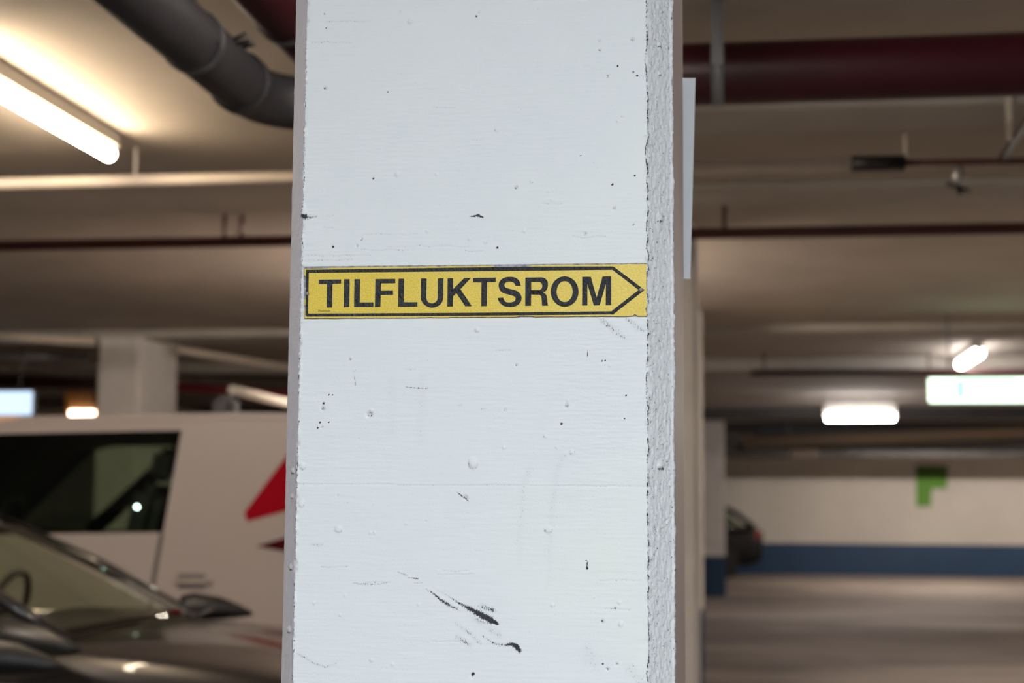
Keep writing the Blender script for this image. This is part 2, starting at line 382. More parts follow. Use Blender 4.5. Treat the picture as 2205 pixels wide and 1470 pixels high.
def build_main_column():
    # perimeter (x, y), fine on front and chamfers; region: 0 left side, 1 left chamfer, 2 front, 3 right chamfer, 4 right side, 5 back
    per, reg = [], []
    def seg(p, q, n, r, last=False):
        for i in range(n):
            t = i / n; per.append((p[0] + (q[0] - p[0]) * t, p[1] + (q[1] - p[1]) * t)); reg.append(r)
    seg((XL - CLx, YB), (XL - CLx, YF + CLx), 14, 0)
    seg((XL - CLx, YF + CLx), (XL, YF), 26, 1)
    seg((XL, YF), (XR, YF), 440, 2)
    seg((XR, YF), (XR + CRx, YF + CRx), 46, 3)
    seg((XR + CRx, YF + CRx), (XR + CRx, YF + CRx + 0.02), 20, 4)
    seg((XR + CRx, YF + CRx + 0.02), (XR + CRx, YB), 40, 4)
    seg((XR + CRx, YB), (XL - CLx, YB), 8, 5)
    per = np.array(per); reg = np.array(reg); n = len(per)
    zs = np.concatenate([np.linspace(0, 1.2, 30)[:-1], np.arange(1.2, 2.11, 0.001), np.linspace(2.11, ZC, 24)[1:]])
    P = np.repeat(per[None], len(zs), 0); Z = np.repeat(zs[:, None], n, 1); X = P[..., 0]; Y = P[..., 1]
    R = np.repeat(reg[None], len(zs), 0)
    s = np.concatenate([[0], np.cumsum(np.hypot(*np.diff(per, axis=0).T))]); S = np.repeat(s[None], len(zs), 0)
    disp = np.zeros_like(X); dirt_shade = np.zeros_like(X); seam = np.zeros_like(X)
    front = (R == 2)
    # front: long trowel / board lines plus softer swell
    disp += front * ((fbm(X * 30, Z * 420, 1, 3) - .5) * 0.00035 + (fbm(X * 12 + 50, Z * 40 + 9, 5, 3) - .5) * 0.0010)
    band = np.clip((fbm(X * 3, Z * 9, 77, 2) - .42) * 5, 0, 1)
    disp += front * band * (fbm(X * 60, Z * 500, 31, 3) - .5) * 0.0006
    ch = (R == 3); chl = (R == 1)
    disp += ch * ((fbm(S * 420, Z * 150, 9, 4) - .5) * 0.0016 + (fbm(S * 240, Z * 420, 13, 3) - .5) * 0.0014)
    disp += chl * ((fbm(S * 320, Z * 120, 15, 4) - .5) * 0.0009)
    crack = np.abs(fbm(S * 200, Z * 70, 21, 4) - .5)
    dirt_shade += ch * np.clip(0.5 - crack * 16, 0, 1) * 1.3
    # ragged paint seams on the arrises
    iL = int(np.argmax(reg == 2)); iR = int(np.argmax(reg == 3)); iR2 = int(np.argmax(reg == 4))
    for idx, amp, dk, sd in ((iL, 0.0016, 0.75, 41), (iR, 0.0018, 1.0, 51), (iR2, 0.0014, 0.6, 61)):
        d = np.abs(S - s[idx]); f = np.exp(-(d / 0.0022) ** 2)
        rag = fbm(Z * 160 + 3, Z * 0 + 2.5, sd, 4); rag2 = fbm(Z * 45 + 3, Z * 0 + 7.5, sd + 5, 3)
        disp += f * ((rag - .5) * 2 * amp * 1.6 + (rag2 - .5) * amp * 1.5)
        off = (rag2 - .5) * 0.006
        d2 = np.abs(S - s[idx] - off)
        dirt_shade += np.exp(-(d2 / 0.0008) ** 2) * np.clip((rag - .22) * 3, 0, 1) * dk
    # a lip of thicker paint along the right arris
    disp += np.exp(-((S - s[iR2] + 0.003) / 0.002) ** 2) * 0.0012
    zi = np.searchsorted(zs, 1.2)
    for (px, py, r, k) in PITS:
        p = at(px, py, y=YF); rr = r * MMX * 1.05
        j0, j1 = np.searchsorted(zs, [p.z - 3 * rr, p.z + 3 * rr])
        i0 = int(iL + np.clip((p.x - 3 * rr - XL) / (XR - XL) * 440, 0, 439)); i1 = int(iL + np.clip((p.x + 3 * rr - XL) / (XR - XL) * 440, 0, 439)) + 1
        if j1 <= j0 or i1 <= i0: continue
        sl = (slice(j0, j1), slice(i0, i1))
        q = np.hypot(X[sl] - p.x, (Z[sl] - p.z) * (0.85 + 0.3 * random.random())) / rr
        if k == 'h':
            disp[sl] -= np.exp(-q ** 4) * rr * 0.7; dirt_shade[sl] += np.exp(-(q * 1.1) ** 4) * 0.55
        elif k == 'l':
            disp[sl] += np.exp(-q ** 4) * rr * 0.45; dirt_shade[sl] += np.exp(-((q - 1.1) / 0.22) ** 2) * 0.38 * (Z[sl] < p.z + rr * 0.5)  # lumps: shade under the lower edge put into the colour
        else:
            dirt_shade[sl] += np.exp(-q ** 4) * 1.6
    sub = (slice(zi, len(zs)), slice(iL, iR))
    for pts, ws, st in SCUFF:
        W = [at(a, b, y=YF) for a, b in pts]
        for k in range(len(W) - 1):
            a, b = W[k], W[k + 1]; dx, dz = b.x - a.x, b.z - a.z; L2 = dx * dx + dz * dz
            xx, zz = X[sub], Z[sub]
            t = np.clip(((xx - a.x) * dx + (zz - a.z) * dz) / L2, 0, 1)
            dd = np.hypot(xx - a.x - t * dx, zz - a.z - t * dz)
            ww = (ws[k] * (1 - t) + ws[k + 1] * t) * MMX * 0.5; sv = st[k] * (1 - t) + st[k + 1] * t
            dirt_shade[sub] = np.maximum(dirt_shade[sub], np.exp(-(dd / ww) ** 2) * sv * 1.12)
    for (py, x0, x1) in GROOVES:
        a, b = at(x0, py, y=YF), at(x1, py, y=YF); xx, zz = X[sub], Z[sub]
        t = np.clip((xx - a.x) / (b.x - a.x), 0, 1)
        wob = (fbm(xx * 60, zz * 0 + py, 90, 3) - .5) * 0.004
        g = np.exp(-((zz - (a.z * (1 - t) + b.z * t) - wob) / 0.0008) ** 2) * (xx > a.x) * (xx < b.x)
        disp[sub] -= g * 0.0005; dirt_shade[sub] = np.maximum(dirt_shade[sub], g * 0.32)
    # thin cold joint right across the face
    a = at(660, 1042, y=YF); b = at(1390, 1047, y=YF); xx, zz = X[sub], Z[sub]
    t = (xx - a.x) / (b.x - a.x)
    g = np.exp(-((zz - a.z - (b.z - a.z) * t - (fbm(xx * 40, zz * 0, 95, 3) - .5) * .002) / 0.0007) ** 2)
    disp[sub] -= g * 0.0006; dirt_shade[sub] = np.maximum(dirt_shade[sub], g * 0.30)
    # chips at the arrises and spots on the chamfers
    for (px, py, r, left) in ((652, 460, 9, 1), (640, 1220, 6, 1), (636, 1355, 6, 1), (629, 1068, 5, 1), (632, 1013, 6, 1), (1423, 467, 9, 0), (1424, 1000, 9, 0), (1418, 95, 5, 0), (1413, 158, 4, 0)):
        p = at(px, py, y=YF + 0.012); rr = r * MMX
        cx = s[iL] - 0.011 if left else s[iR] + 0.02
        if left and px > 645: cx = s[iL]
        q = np.hypot(S - cx, (Z - p.z)) / rr
        disp += np.exp(-q ** 4) * 0.0018; dirt_shade += np.exp(-(((Z - p.z) / rr + 1.0) / .35) ** 2) * (np.abs(S - cx) < rr) * 0.8  # bumps with painted shade along their lower edge
    # yellowish aged patches
    yel = front * np.clip((fbm(X * 5 + 3, Z * 5, 101, 3) - 0.45) * 3, 0, 1) * np.clip((X - XL) / (XR - XL) * 1.6 - .8, 0, 1)
    # outward normals of the perimeter
    tng = np.roll(per, -1, 0) - np.roll(per, 1, 0); nr = np.stack([tng[:, 1], -tng[:, 0]], 1); nr /= np.linalg.norm(nr, axis=1)[:, None]
    edge = (zs < 1.2) | (zs > 2.108)
    disp = disp * np.where(edge, 0.6, 1.0)[:, None]
    X = X + disp * nr[None, :, 0]; Y = Y + disp * nr[None, :, 1]
    V = np.stack([X, Y, Z], -1).reshape(-1, 3)
    nz = len(zs)
    ii, jj = np.meshgrid(np.arange(n), np.arange(nz - 1))
    a = jj * n + ii; b = jj * n + (ii + 1) % n
    F = np.stack([a, b, b + n, a + n], -1).reshape(-1, 4)
    me = bpy.data.meshes.new('concrete_column')
    me.vertices.add(len(V)); me.vertices.foreach_set('co', (V - np.array([(XL + XR) / 2, (YF + YB) / 2, 0])).astype(np.float32).ravel())
    me.loops.add(F.size); me.loops.foreach_set('vertex_index', F.ravel().astype(np.int32))
    me.polygons.add(len(F)); me.polygons.foreach_set('loop_start', np.arange(0, F.size, 4, dtype=np.int32))
    me.update(calc_edges=True)
    me.polygons.foreach_set('use_smooth', [True] * len(F))
    for nm, arr in (('dirt_shade', dirt_shade), ('aged', yel), ('side', ((R == 4)).astype(float)), ('cham_shade', ch * 0.28 + chl * 1.0)):
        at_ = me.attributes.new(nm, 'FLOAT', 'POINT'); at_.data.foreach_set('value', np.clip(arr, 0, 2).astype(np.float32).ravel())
    return me

def main_column_mat():
    mt, nt, b = new_mat('thick white paint on concrete')
    L = nt.links.new
    b.inputs['Roughness'].default_value = 0.55
    b.inputs['Specular IOR Level'].default_value = 0.3
    tc = N(nt, 'ShaderNodeTexCoord')
    def attr(n):
        a = N(nt, 'ShaderNodeAttribute'); a.attribute_name = n; return a.outputs['Fac']
    # base tone with faint mottling
    nz = N(nt, 'ShaderNodeTexNoise', i_Scale=9.0, i_Detail=6.0); L(tc.outputs['Object'], nz.inputs['Vector'])
    mix = N(nt, 'ShaderNodeMix', data_type='RGBA'); mix.inputs['A'].default_value = (0.80, 0.815, 0.815, 1); mix.inputs['B'].default_value = (0.84, 0.845, 0.84, 1)
    L(nz.outputs['Fac'], mix.inputs['Factor'])
    m1 = N(nt, 'ShaderNodeMix', data_type='RGBA'); m1.inputs['B'].default_value = (0.86, 0.88, 0.79, 1)
    L(attr('aged'), m1.inputs['Factor']); L(mix.outputs['Result'], m1.inputs['A'])
    # chamfers greyed in the colour as painted shade, the left one most
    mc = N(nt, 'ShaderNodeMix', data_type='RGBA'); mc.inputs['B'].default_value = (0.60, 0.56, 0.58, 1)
    L(attr('cham_shade'), mc.inputs['Factor']); L(m1.outputs['Result'], mc.inputs['A'])
    ms = N(nt, 'ShaderNodeMix', data_type='RGBA'); ms.inputs['B'].default_value = (0.56, 0.46, 0.44, 1)  # right side browned and darkened in the colour as shade
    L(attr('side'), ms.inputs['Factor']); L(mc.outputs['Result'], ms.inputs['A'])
    # soiling and lump shade: attribute against fine noise, so marks break up into specks
    mp = N(nt, 'ShaderNodeMapping'); mp.inputs['Scale'].default_value = (1, 1, 0.55); L(tc.outputs['Object'], mp.inputs['Vector'])
    fn = N(nt, 'ShaderNodeTexNoise', i_Scale=650.0, i_Detail=3.0, i_Roughness=0.7); L(mp.outputs[0], fn.inputs['Vector'])
    md = N(nt, 'ShaderNodeMath', operation='MULTIPLY_ADD'); md.inputs[1].default_value = 2.4
    L(fn.outputs['Fac'], md.inputs[0]); L(attr('dirt_shade'), md.inputs[2])
    mr = N(nt, 'ShaderNodeMapRange'); mr.inputs['From Min'].default_value = 1.62; mr.inputs['From Max'].default_value = 1.98; L(md.outputs[0], mr.inputs['Value'])
    sf = N(nt, 'ShaderNodeMath', operation='MULTIPLY'); sf.inputs[1].default_value = 0.16; sf.use_clamp = True; L(attr('dirt_shade'), sf.inputs[0])
    mm = N(nt, 'ShaderNodeMath', operation='MAXIMUM'); L(mr.outputs[0], mm.inputs[0]); L(sf.outputs[0], mm.inputs[1])
    m2 = N(nt, 'ShaderNodeMix', data_type='RGBA'); m2.inputs['B'].default_value = (0.035, 0.035, 0.042, 1)
    L(mm.outputs[0], m2.inputs['Factor']); L(ms.outputs['Result'], m2.inputs['A'])
    L(m2.outputs['Result'], b.inputs['Base Color'])
    # fine brushed relief
    mp2 = N(nt, 'ShaderNodeMapping'); mp2.inputs['Scale'].default_value = (0.16, 1, 1.0); L(tc.outputs['Object'], mp2.inputs['Vector'])
    n2 = N(nt, 'ShaderNodeTexNoise', i_Scale=330.0, i_Detail=4.0, i_Roughness=0.6); L(mp2.outputs[0], n2.inputs['Vector'])
    n3 = N(nt, 'ShaderNodeTexNoise', i_Scale=420.0, i_Detail=3.0); L(tc.outputs['Object'], n3.inputs['Vector'])
    ad = N(nt, 'ShaderNodeMath', operation='ADD'); L(n2.outputs['Fac'], ad.inputs[0]); L(n3.outputs['Fac'], ad.inputs[1])
    bp = N(nt, 'ShaderNodeBump', i_Strength=0.35, i_Distance=0.0006); L(ad.outputs[0], bp.inputs['Height']); L(bp.outputs[0], b.inputs['Normal'])
    return mt
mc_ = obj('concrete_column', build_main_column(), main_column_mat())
mc_.location = ((XL + XR) / 2, (YF + YB) / 2, 0)
tag(mc_, 'large white-painted concrete column in sharp focus carrying the yellow arrow sign', 'column')

# ------------------------------------------------------------------ yellow arrow sign
YS = YF - 0.0028
def S1(pts): return [(650 + x / 8.82, 560 + y / 8.82) for x, y in pts]      # zoom of 650..900
def S2(pts): return [(890 + x / 8.82, 560 + y / 8.82) for x, y in pts]      # zoom of 890..1140
def S3(pts): return [(1060 + x / 6.485, 560 + y / 6.485) for x, y in pts]   # zoom of 1060..1400
sign = thing('arrow_sign', 'yellow arrow sign reading TILFLUKTSROM in black on the near white column', 'sign', at(1024, 626, y=YF))

def sign_board():
    # outline with chipped edges
    corners = [(655.2, 576.5), (1391.6, 568.2), (1392.2, 679.6), (655.8, 684.8)]
    pts = []
    for k in range(4):
        a, b = corners[k], corners[(k + 1) % 4]; n = 150 if k % 2 == 0 else 30
        for i in range(n):
            t = i / n; x = a[0] + (b[0] - a[0]) * t; y = a[1] + (b[1] - a[1]) * t
            j = (vnoise(np.array([x * .11]), np.array([y * .11]), 5 + k)[0] - .5) * 1.1 + random.uniform(-.25, .25)
            if k % 2 == 0: y += j
            else: x += j
            if k == 0 and 1060 < x < 1145: y += 3.0 * min(1, (x - 1060) / 10, (1145 - x) / 10)
            if k == 0 and x < 705: y += 2.2
            if k == 2 and 1113 < x < 1150: y -= 1.8
            if k == 3 and 592 < y < 645: x += 6.5 * min(1, (y - 592) / 8, (645 - y) / 8) + random.uniform(-.8, .8)
            if k == 3 and 657 < y < 664: x += 6
            for cx, cy, r in ((1367, 680, 5.5), (1392, 666, 4.0)):
                dd = math.hypot(x - cx, y - cy)
                if dd < r: x += -(r - dd) * .8 if cx > 1380 else 0; y -= (r - dd) * .8 if cx < 1380 else 0
            pts.append((x, y))
    W = [at(x, y, y=YS) - sign.location for x, y in pts]
    bm = plate(W, (0, -1, 0), 0.0022)
    return bm
mt, nt, b = new_mat('yellow enamel')
b.inputs['Roughness'].default_value = 0.33
tc = N(nt, 'ShaderNodeTexCoord')
n1 = N(nt, 'ShaderNodeTexNoise', i_Scale=700.0, i_Detail=3.0); nt.links.new(tc.outputs['Object'], n1.inputs['Vector'])
rp = N(nt, 'ShaderNodeValToRGB'); rp.color_ramp.elements[0].position = .32; rp.color_ramp.elements[1].position = .68
rp.color_ramp.elements[0].color = (0.72, 0.48, 0.035, 1); rp.color_ramp.elements[1].color = (0.92, 0.70, 0.115, 1)
nt.links.new(n1.outputs['Fac'], rp.inputs[0])
n2 = N(nt, 'ShaderNodeTexNoise', i_Scale=110.0, i_Detail=5.0, i_Roughness=0.75); nt.links.new(tc.outputs['Object'], n2.inputs['Vector'])
r2 = N(nt, 'ShaderNodeMapRange'); r2.inputs['From Min'].default_value = 0.71; r2.inputs['From Max'].default_value = 0.78; nt.links.new(n2.outputs['Fac'], r2.inputs['Value'])
mx = N(nt, 'ShaderNodeMix', data_type='RGBA'); mx.inputs['B'].default_value = (0.16, 0.09, 0.03, 1)
nt.links.new(r2.outputs[0], mx.inputs['Factor']); nt.links.new(rp.outputs[0], mx.inputs['A']); nt.links.new(mx.outputs['Result'], b.inputs['Base Color'])
bp = N(nt, 'ShaderNodeBump', i_Strength=0.4, i_Distance=0.0005); n3 = N(nt, 'ShaderNodeTexNoise', i_Scale=260.0, i_Detail=2.0)
nt.links.new(tc.outputs['Object'], n3.inputs['Vector']); nt.links.new(n3.outputs['Fac'], bp.inputs['Height']); nt.links.new(bp.outputs[0], b.inputs['Normal'])
M['yellow'] = mt
M['print'] = mat('black sign print', (0.022, 0.024, 0.028), 0.38, var=0.25, scale=60, bump=0.5, bscale=260)
obj('sign_board', sign_board(), M['yellow'], sign)
obj('old_paint_edge', plate([at(x, y, y=YF - 0.0004) - sign.location for x, y in ((653.5, 573.5), (1393, 565.8), (1393.6, 681.2), (654, 686.5))], (0, -1, 0), 0.0025), mat('grey paint ridge', (0.36, 0.34, 0.38), 0.7, var=0.5, scale=130), sign)

def flat_print(polys, yy, th=0.0004):
    bm = bmesh.new()
    for k, pl in enumerate(polys):
        q = plate([at(x, y, y=yy - 0.00001 * (k % 3)) - sign.location for x, y in pl], (0, -1, 0), th)
        me = bpy.data.meshes.new('t'); q.to_mesh(me); q.free(); bm.from_mesh(me); bpy.data.meshes.remove(me)
    return bm
def arc(cx, cy, rx, ry, a0, a1, n=24):
    return [(cx + rx * math.cos(math.radians(a0 + (a1 - a0) * i / n)), cy + ry * math.sin(math.radians(a0 + (a1 - a0) * i / n))) for i in range(n + 1)]
def catmull(P, n=10):
    out = []
    for i in range(len(P) - 1):
        p0 = P[max(i - 1, 0)]; p1 = P[i]; p2 = P[i + 1]; p3 = P[min(i + 2, len(P) - 1)]
        for k in range(n):
            t = k / n
            out.append(tuple(0.5 * ((2 * p1[j]) + (-p0[j] + p2[j]) * t + (2 * p0[j] - 5 * p1[j] + 4 * p2[j] - p3[j]) * t * t + (-p0[j] + 3 * p1[j] - 3 * p2[j] + p3[j]) * t ** 3) for j in (0, 1)))
    return out + [P[-1]]
def strip(A, B):
    """quads between two matching polylines"""
    return [[A[i], A[i + 1], B[i + 1], B[i]] for i in range(len(A) - 1)]

letters = []
letters.append(S1([(318, 371), (744, 365), (744, 445), (582, 449), (576, 897), (472, 898), (476, 451), (318, 453)]))       # T
letters.append(S1([(803, 362), (908, 360), (900, 890), (797, 892)]))                                                      # I
letters.append(S1([(999, 360), (1105, 359), (1100, 803), (1358, 801), (1358, 888), (990, 890)]))                           # L
letters.append(S1([(1397, 358), (1774, 354), (1774, 438), (1502, 440), (1500, 579), (1732, 576), (1732, 657), (1498, 659), (1490, 887), (1386, 889)]))  # F
letters.append(S1([(1835, 352), (1942, 351), (1936, 798), (2194, 796), (2194, 882), (1827, 885)]))                         # L
# U
outer = [(147, 347), (141, 700)] + arc(356, 700, 215, 200, 180, 90, 14)[1:] + arc(356, 700, 214, 200, 90, 0, 14)[1:] + [(574, 344)]
inner = [(253, 346), (246, 700)] + arc(354, 712, 107, 108, 180, 90, 14)[1:] + arc(354, 712, 107, 108, 90, 0, 14)[1:] + [(466, 345)]
letters += [S2(q) for q in strip(outer, inner)]
letters.append(S2([(652, 342), (758, 341), (756, 548), (968, 337), (1094, 335), (894, 549), (1112, 873), (986, 875), (818, 624), (754, 687), (751, 878), (644, 880)]))  # K
letters.append(S2([(1132, 336), (1568, 331), (1567, 417), (1402, 419), (1397, 870), (1289, 872), (1293, 421), (1132, 422)]))    # T
# S, two boundary lines in step
SO = catmull([(2044, 484), (2022, 412), (1975, 352), (1905, 322), (1826, 317), (1745, 327), (1672, 366), (1630, 425), (1620, 480), (1634, 548), (1678, 605), (1755, 638), (1840, 660), (1905, 680), (1938, 708), (1942, 738), (1922, 776), (1880, 796), (1822, 803), (1762, 793), (1722, 757), (1707, 708)], 6)
SI = catmull([(1938, 487), (1930, 455), (1905, 425), (1870, 410), (1836, 405), (1790, 410), (1752, 428), (1732, 455), (1728, 478), (1740, 505), (1772, 528), (1840, 548), (1920, 566), (1990, 598), (2038, 650), (2056, 715), (2040, 790), (1985, 850), (1910, 882), (1824, 888), (1735, 875), (1665, 832), (1620, 770), (1602, 716)], 6)
def resample(P, n):
    d = [0]
    for a, b in zip(P, P[1:]): d.append(d[-1] + math.hypot(a[0] - b[0], a[1] - b[1]))
    out = []
    for i in range(n):
        t = d[-1] * i / (n - 1)
        k = max(j for j in range(len(d)) if d[j] <= t + 1e-9); k = min(k, len(P) - 2)
        f = (t - d[k]) / max(d[k + 1] - d[k], 1e-9)
        out.append((P[k][0] + (P[k + 1][0] - P[k][0]) * f, P[k][1] + (P[k + 1][1] - P[k][1]) * f))
    return out
# split each at the spine so the two sides stay in step
def pair(A, B, ka, kb, n):
    fa = resample(A[:ka * 6 + 1], n) + resample(A[ka * 6:], n)[1:]
    fb = resample(B[:kb * 6 + 1], n) + resample(B[kb * 6:], n)[1:]
    return strip(fa, fb)
letters += [S2(q) for q in pair(SO, SI, 11, 11, 40)]
# R
letters.append(S3([(462, 243), (545, 242), (541, 636), (460, 638)]))
bo = [(545, 242), (690, 240)] + arc(690, 330, 88, 90, -90, 0, 10)[1:] + arc(700, 345, 77, 104, 0, 90, 10)[1:] + [(640, 470), (541, 478)]
bi = [(545, 304), (650, 303)] + arc(652, 358, 46, 55, -90, 0, 10)[1:] + arc(652, 360, 46, 57, 0, 90, 10)[1:] + [(620, 418), (541, 418)]
letters += [S3(q) for q in strip(resample(bo, 40), resample(bi, 40))]
lo_ = catmull([(700, 448), (742, 470), (762, 510), (768, 570), (774, 620), (779, 634)], 6)
li_ = catmull([(600, 478), (655, 482), (682, 505), (690, 550), (693, 610), (698, 636)], 6)
letters += [S3(q) for q in strip(lo_, li_)]
letters.append(S3([(541, 418), (640, 418), (705, 447), (655, 482), (541, 478)]))
# O
letters += [S3(q) for q in strip(arc(1011, 438, 194, 212, 0, 360, 64), arc(1011, 438, 112, 146, 0, 360, 64))]
# M
letters.append(S3([(1256, 233), (1376, 231), (1458, 520), (1540, 228), (1662, 226), (1662, 628), (1584, 629), (1586, 330), (1500, 630), (1418, 631), (1329, 334), (1328, 632), (1254, 633)]))
obj('lettering', flat_print(letters, YS - 0.0003), M['print'], sign)
# border line with arrow point
o0 = S1([(80, 182)])[0]; oo = [S1([(78, 186)])[0], S1([(92, 182)])[0], (1133.0, 573.6), S3([(1692, 86)])[0], S3([(2126, 415)])[0], S3([(1690, 756)])[0], (1010, 679.6), S1([(95, 1071)])[0], S1([(66, 1040)])[0]]
ii_ = [S1([(131, 240)])[0], S1([(131, 240)])[0], (1133.0, 582.6), S3([(1677, 133)])[0], S3([(2044, 414)])[0], S3([(1663, 713)])[0], (1010, 673.2), S1([(117, 1015)])[0], S1([(117, 1015)])[0]]
bq = []
for k in range(len(oo)):
    j = (k + 1) % len(oo); q = [oo[k], oo[j], ii_[j], ii_[k]]
    if ii_[j] == ii_[k]: q = q[:3]
    bq.append(q)
obj('border_line', flat_print(bq, YS - 0.0003), M['print'], sign)
# maker's small print
cu = bpy.data.curves.new('t', 'FONT'); cu.body = 'FluorLux'; cu.size = 1
to = bpy.data.objects.new('t', cu); COL.objects.link(to); bpy.context.view_layer.update()
tm = bpy.data.meshes.new_from_object(to.evaluated_get(bpy.context.evaluated_depsgraph_get())); bpy.data.objects.remove(to)
wx = max(v.co.x for v in tm.vertices); sc_ = 27 * MMX / wx; pa = at(685, 671, y=YS - 0.0004) - sign.location
tm.transform(Matrix.Translation(pa) @ Matrix(((sc_, 0, 0, 0), (0, 0, -1, 0), (0, sc_ * 0.9, 0, 0), (0, 0, 0, 1))))
tm.materials.clear(); obj('small_print', tm, M['print'], sign)
for px, py in ((662.2, 631.5), (1380, 623.5)):
    c = at(px, py, y=YS) - sign.location; bm = bmesh.new(); r = 4.2 * MMX
    tube(bm, [c + Vector((0, 0.001, 0)), c + Vector((0, -0.0010, 0)), c + Vector((0, -0.0015, 0)), c + Vector((0, -0.0017, 0))], r, 20, radii=[r, r, r * 0.8, r * 0.35])
    tag(obj('rivet', bm, M.get('rivet') or M.setdefault('rivet', mat('weathered rivet', (0.27, 0.23, 0.19), 0.5, 0.2, var=0.15, scale=300)), sign), 'flat brown rivet head')

# pale plate fixed behind the column, its edge standing out on the right
yp = YB + 0.004
bm = plate([at(1440, 168, y=yp), at(1497.5, 168, y=yp), at(1486.5, 600, y=yp), at(1440, 600, y=yp)], (0, -1, 0), 0.003)
pl = obj('backing_plate', bm, M['plate'])
tag(pl, 'pale grey plate edge sticking out behind the right side of the near column', 'plate')

# ------------------------------------------------------------------ columns of the row behind
def column(x0, x1, y0, y1, label, blue=False, top=ZC):
    t = thing('concrete_column', label, 'column', ((x0 + x1) / 2, (y0 + y1) / 2, 0))
    hx, hy = (x1 - x0) / 2, (y1 - y0) / 2
    obj('shaft', bx((-hx, -hy, 0), (hx, hy, top), 0.02), M['column'], t)
    if blue: obj('blue_paint_band', bx((-hx - .003, -hy - .003, 0), (hx + .003, hy + .003, 0.70), 0.02), M['blue'], t)
    return t
p = at(1501, 700, d=8.6); column(p.x - 0.44, p.x, p.y, p.y + 0.42, 'blurred white column just behind the right edge of the near column')
p = at(1513, 1250, d=12.2); column(p.x - 0.44, p.x, p.y, p.y + 0.42, 'blurred column with a thin strip of blue at its foot, second behind the near one', True)
p = at(1561, 1100, d=26.7); column(p.x - 0.44, p.x, p.y, p.y + 0.9, 'far white column with blue painted foot beside the black car', True)
p = at(293, 1000, d=14.2); column(p.x - 0.40, p.x, p.y, p.y + 1.0, 'white column standing behind the white van')

# ------------------------------------------------------------------ pipes
ps = thing('drain_pipe', 'thick dark grey drain pipe with a bend, under the ceiling at upper left', 'pipe', (-1.375, 3.5, 2.65))
pts = elbow((-1.375, 1.2, 2.65), (-1.375, 4.46, 2.65), (-0.45, 4.46, 2.65), 0.22, 10)
obj('pipe', tb(local(ps, *pts), 0.080, 32), M['greypipe'], ps)
obj('clamp', ringband(local(ps, (-1.375, 3.80, 2.65))[0], (0, 1, 0), 0.079, 0.085, 0.022), M['ring'], ps)
obj('clamp', ringband(local(ps, (-1.375, 2.2, 2.65))[0], (0, 1, 0), 0.079, 0.085, 0.022), M['ring'], ps)
obj('coupling', ringband(local(ps, (-1.00, 4.46, 2.65))[0], (1, 0, 0), 0.079, 0.086, 0.05), M['greypipe'], ps)
obj('coupling', ringband(local(ps, (-1.375, 4.20, 2.65))[0], (0, 1, 0), 0.079, 0.088, 0.05), M['greypipe'], ps)
for yy in (3.80, 2.2):
    obj('hanger_rod', tb(local(ps, (-1.375, yy, 2.73), (-1.375, yy, ZC)), 0.005, 8), M['strap'], ps)
ft = thing('frayed_tie', 'frayed black tie ends sticking off the bend of the grey drain pipe', 'tie', at(520, 88, d=4.0))
for k, (x_, y_, dx, dy) in enumerate(((520, 78, 14, -6), (527, 90, 15, -4), (537, 98, 12, -2))):
    q0, q1 = at(x_, y_, d=4.0), at(x_ + dx, y_ + dy, d=4.0)
    obj('strand', tb(local(ft, q0 - (q1 - q0) * 1.2, q1), .006, 8), M['black'], ft)
ps = thing('red_pipe', 'thick dark red pipe under the ceiling, bending behind the near column', 'pipe', (-1.2, 4.9, 2.83))
pts = elbow((-1.205, 1.0, 2.83), (-1.205, 4.9, 2.83), (8.0, 4.9, 2.83), 0.25, 10)
obj('pipe', tb(local(ps, *pts), 0.099, 36), M['redpipe'], ps)
xs = at(1545, 140, y=4.9).x
for xx in (xs, xs + 3.0, xs + 6.0):
    tag(obj('strap', ringband(local(ps, (xx, 4.9, 2.83))[0], (1, 0, 0), 0.098, 0.104, 0.040), M['strap'], ps), 'grey metal strap around the red pipe')
    obj('strap_hanger', bx(*local(ps, (xx - .019, 4.790, 2.83), (xx + .019, 4.796, ZC))), M['strap'], ps)
obj('clamp', ringband(local(ps, (-1.205, 4.10, 2.83))[0], (0, 1, 0), 0.098, 0.107, 0.022), M['ring'], ps)
obj('clamp', ringband(local(ps, (-1.205, 4.66, 2.83))[0], (0, 1, 0), 0.098, 0.107, 0.03), M['black'], ps)
rod = obj('threaded_rod', tb([at(1655, 62, y=5.2), Vector((at(1655, 62, y=5.2).x + .03, 5.2, ZC))], 0.005, 8), M['strap'])
# cream pipe with fittings
ps = thing('cream_pipe', 'thin pale pipe along the ceiling ending in a black sleeve', 'pipe', (0, 6.6, 2.9))
a = at(0, 374, y=6.55); xa, xb = -7.5, at(1832, 357, y=6.62).x
zz = 2.903
obj('pipe', tb(local(ps, (xa, 6.6, zz), (xb, 6.6, zz)), 0.026, 20), M['palepipe'], ps)
obj('sleeve', tb(local(ps, (xb, 6.6, zz), (xb + 0.22, 6.6, zz)), 0.033, 20), M['black'], ps)
obj('thin_end', tb(local(ps, (xb + .22, 6.6, zz), (xb + 0.70, 6.62, zz), (xb + 1.4, 6.66, zz + .01)), 0.013, 12), M['darkred'], ps)
for px in (293, 1950, -300):
    h = at(px, 340, y=6.6)
    obj('hanger', tb(local(ps, (h.x, 6.6, zz + .02), (h.x, 6.6, ZC)), 0.008, 10), M['housing'], ps)
h = at(2062, 370, y=6.6)
v = thing('sprinkler_valve', 'small dark valve hanging from the thin pipe at right', 'valve', (h.x, 6.6, 2.843))
obj('body', tb([(0, 0, -.04), (0, 0, -.01), (0, 0, .03), (0, 0, .045)], .02, 14, radii=[.014, .024, .024, .014]), M['steel'], v)
obj('lever', bx((-.05, -.008, -.055), (.05, .008, -.043), 0, Matrix.Rotation(.35, 4, 'Y')), M['black'], v)
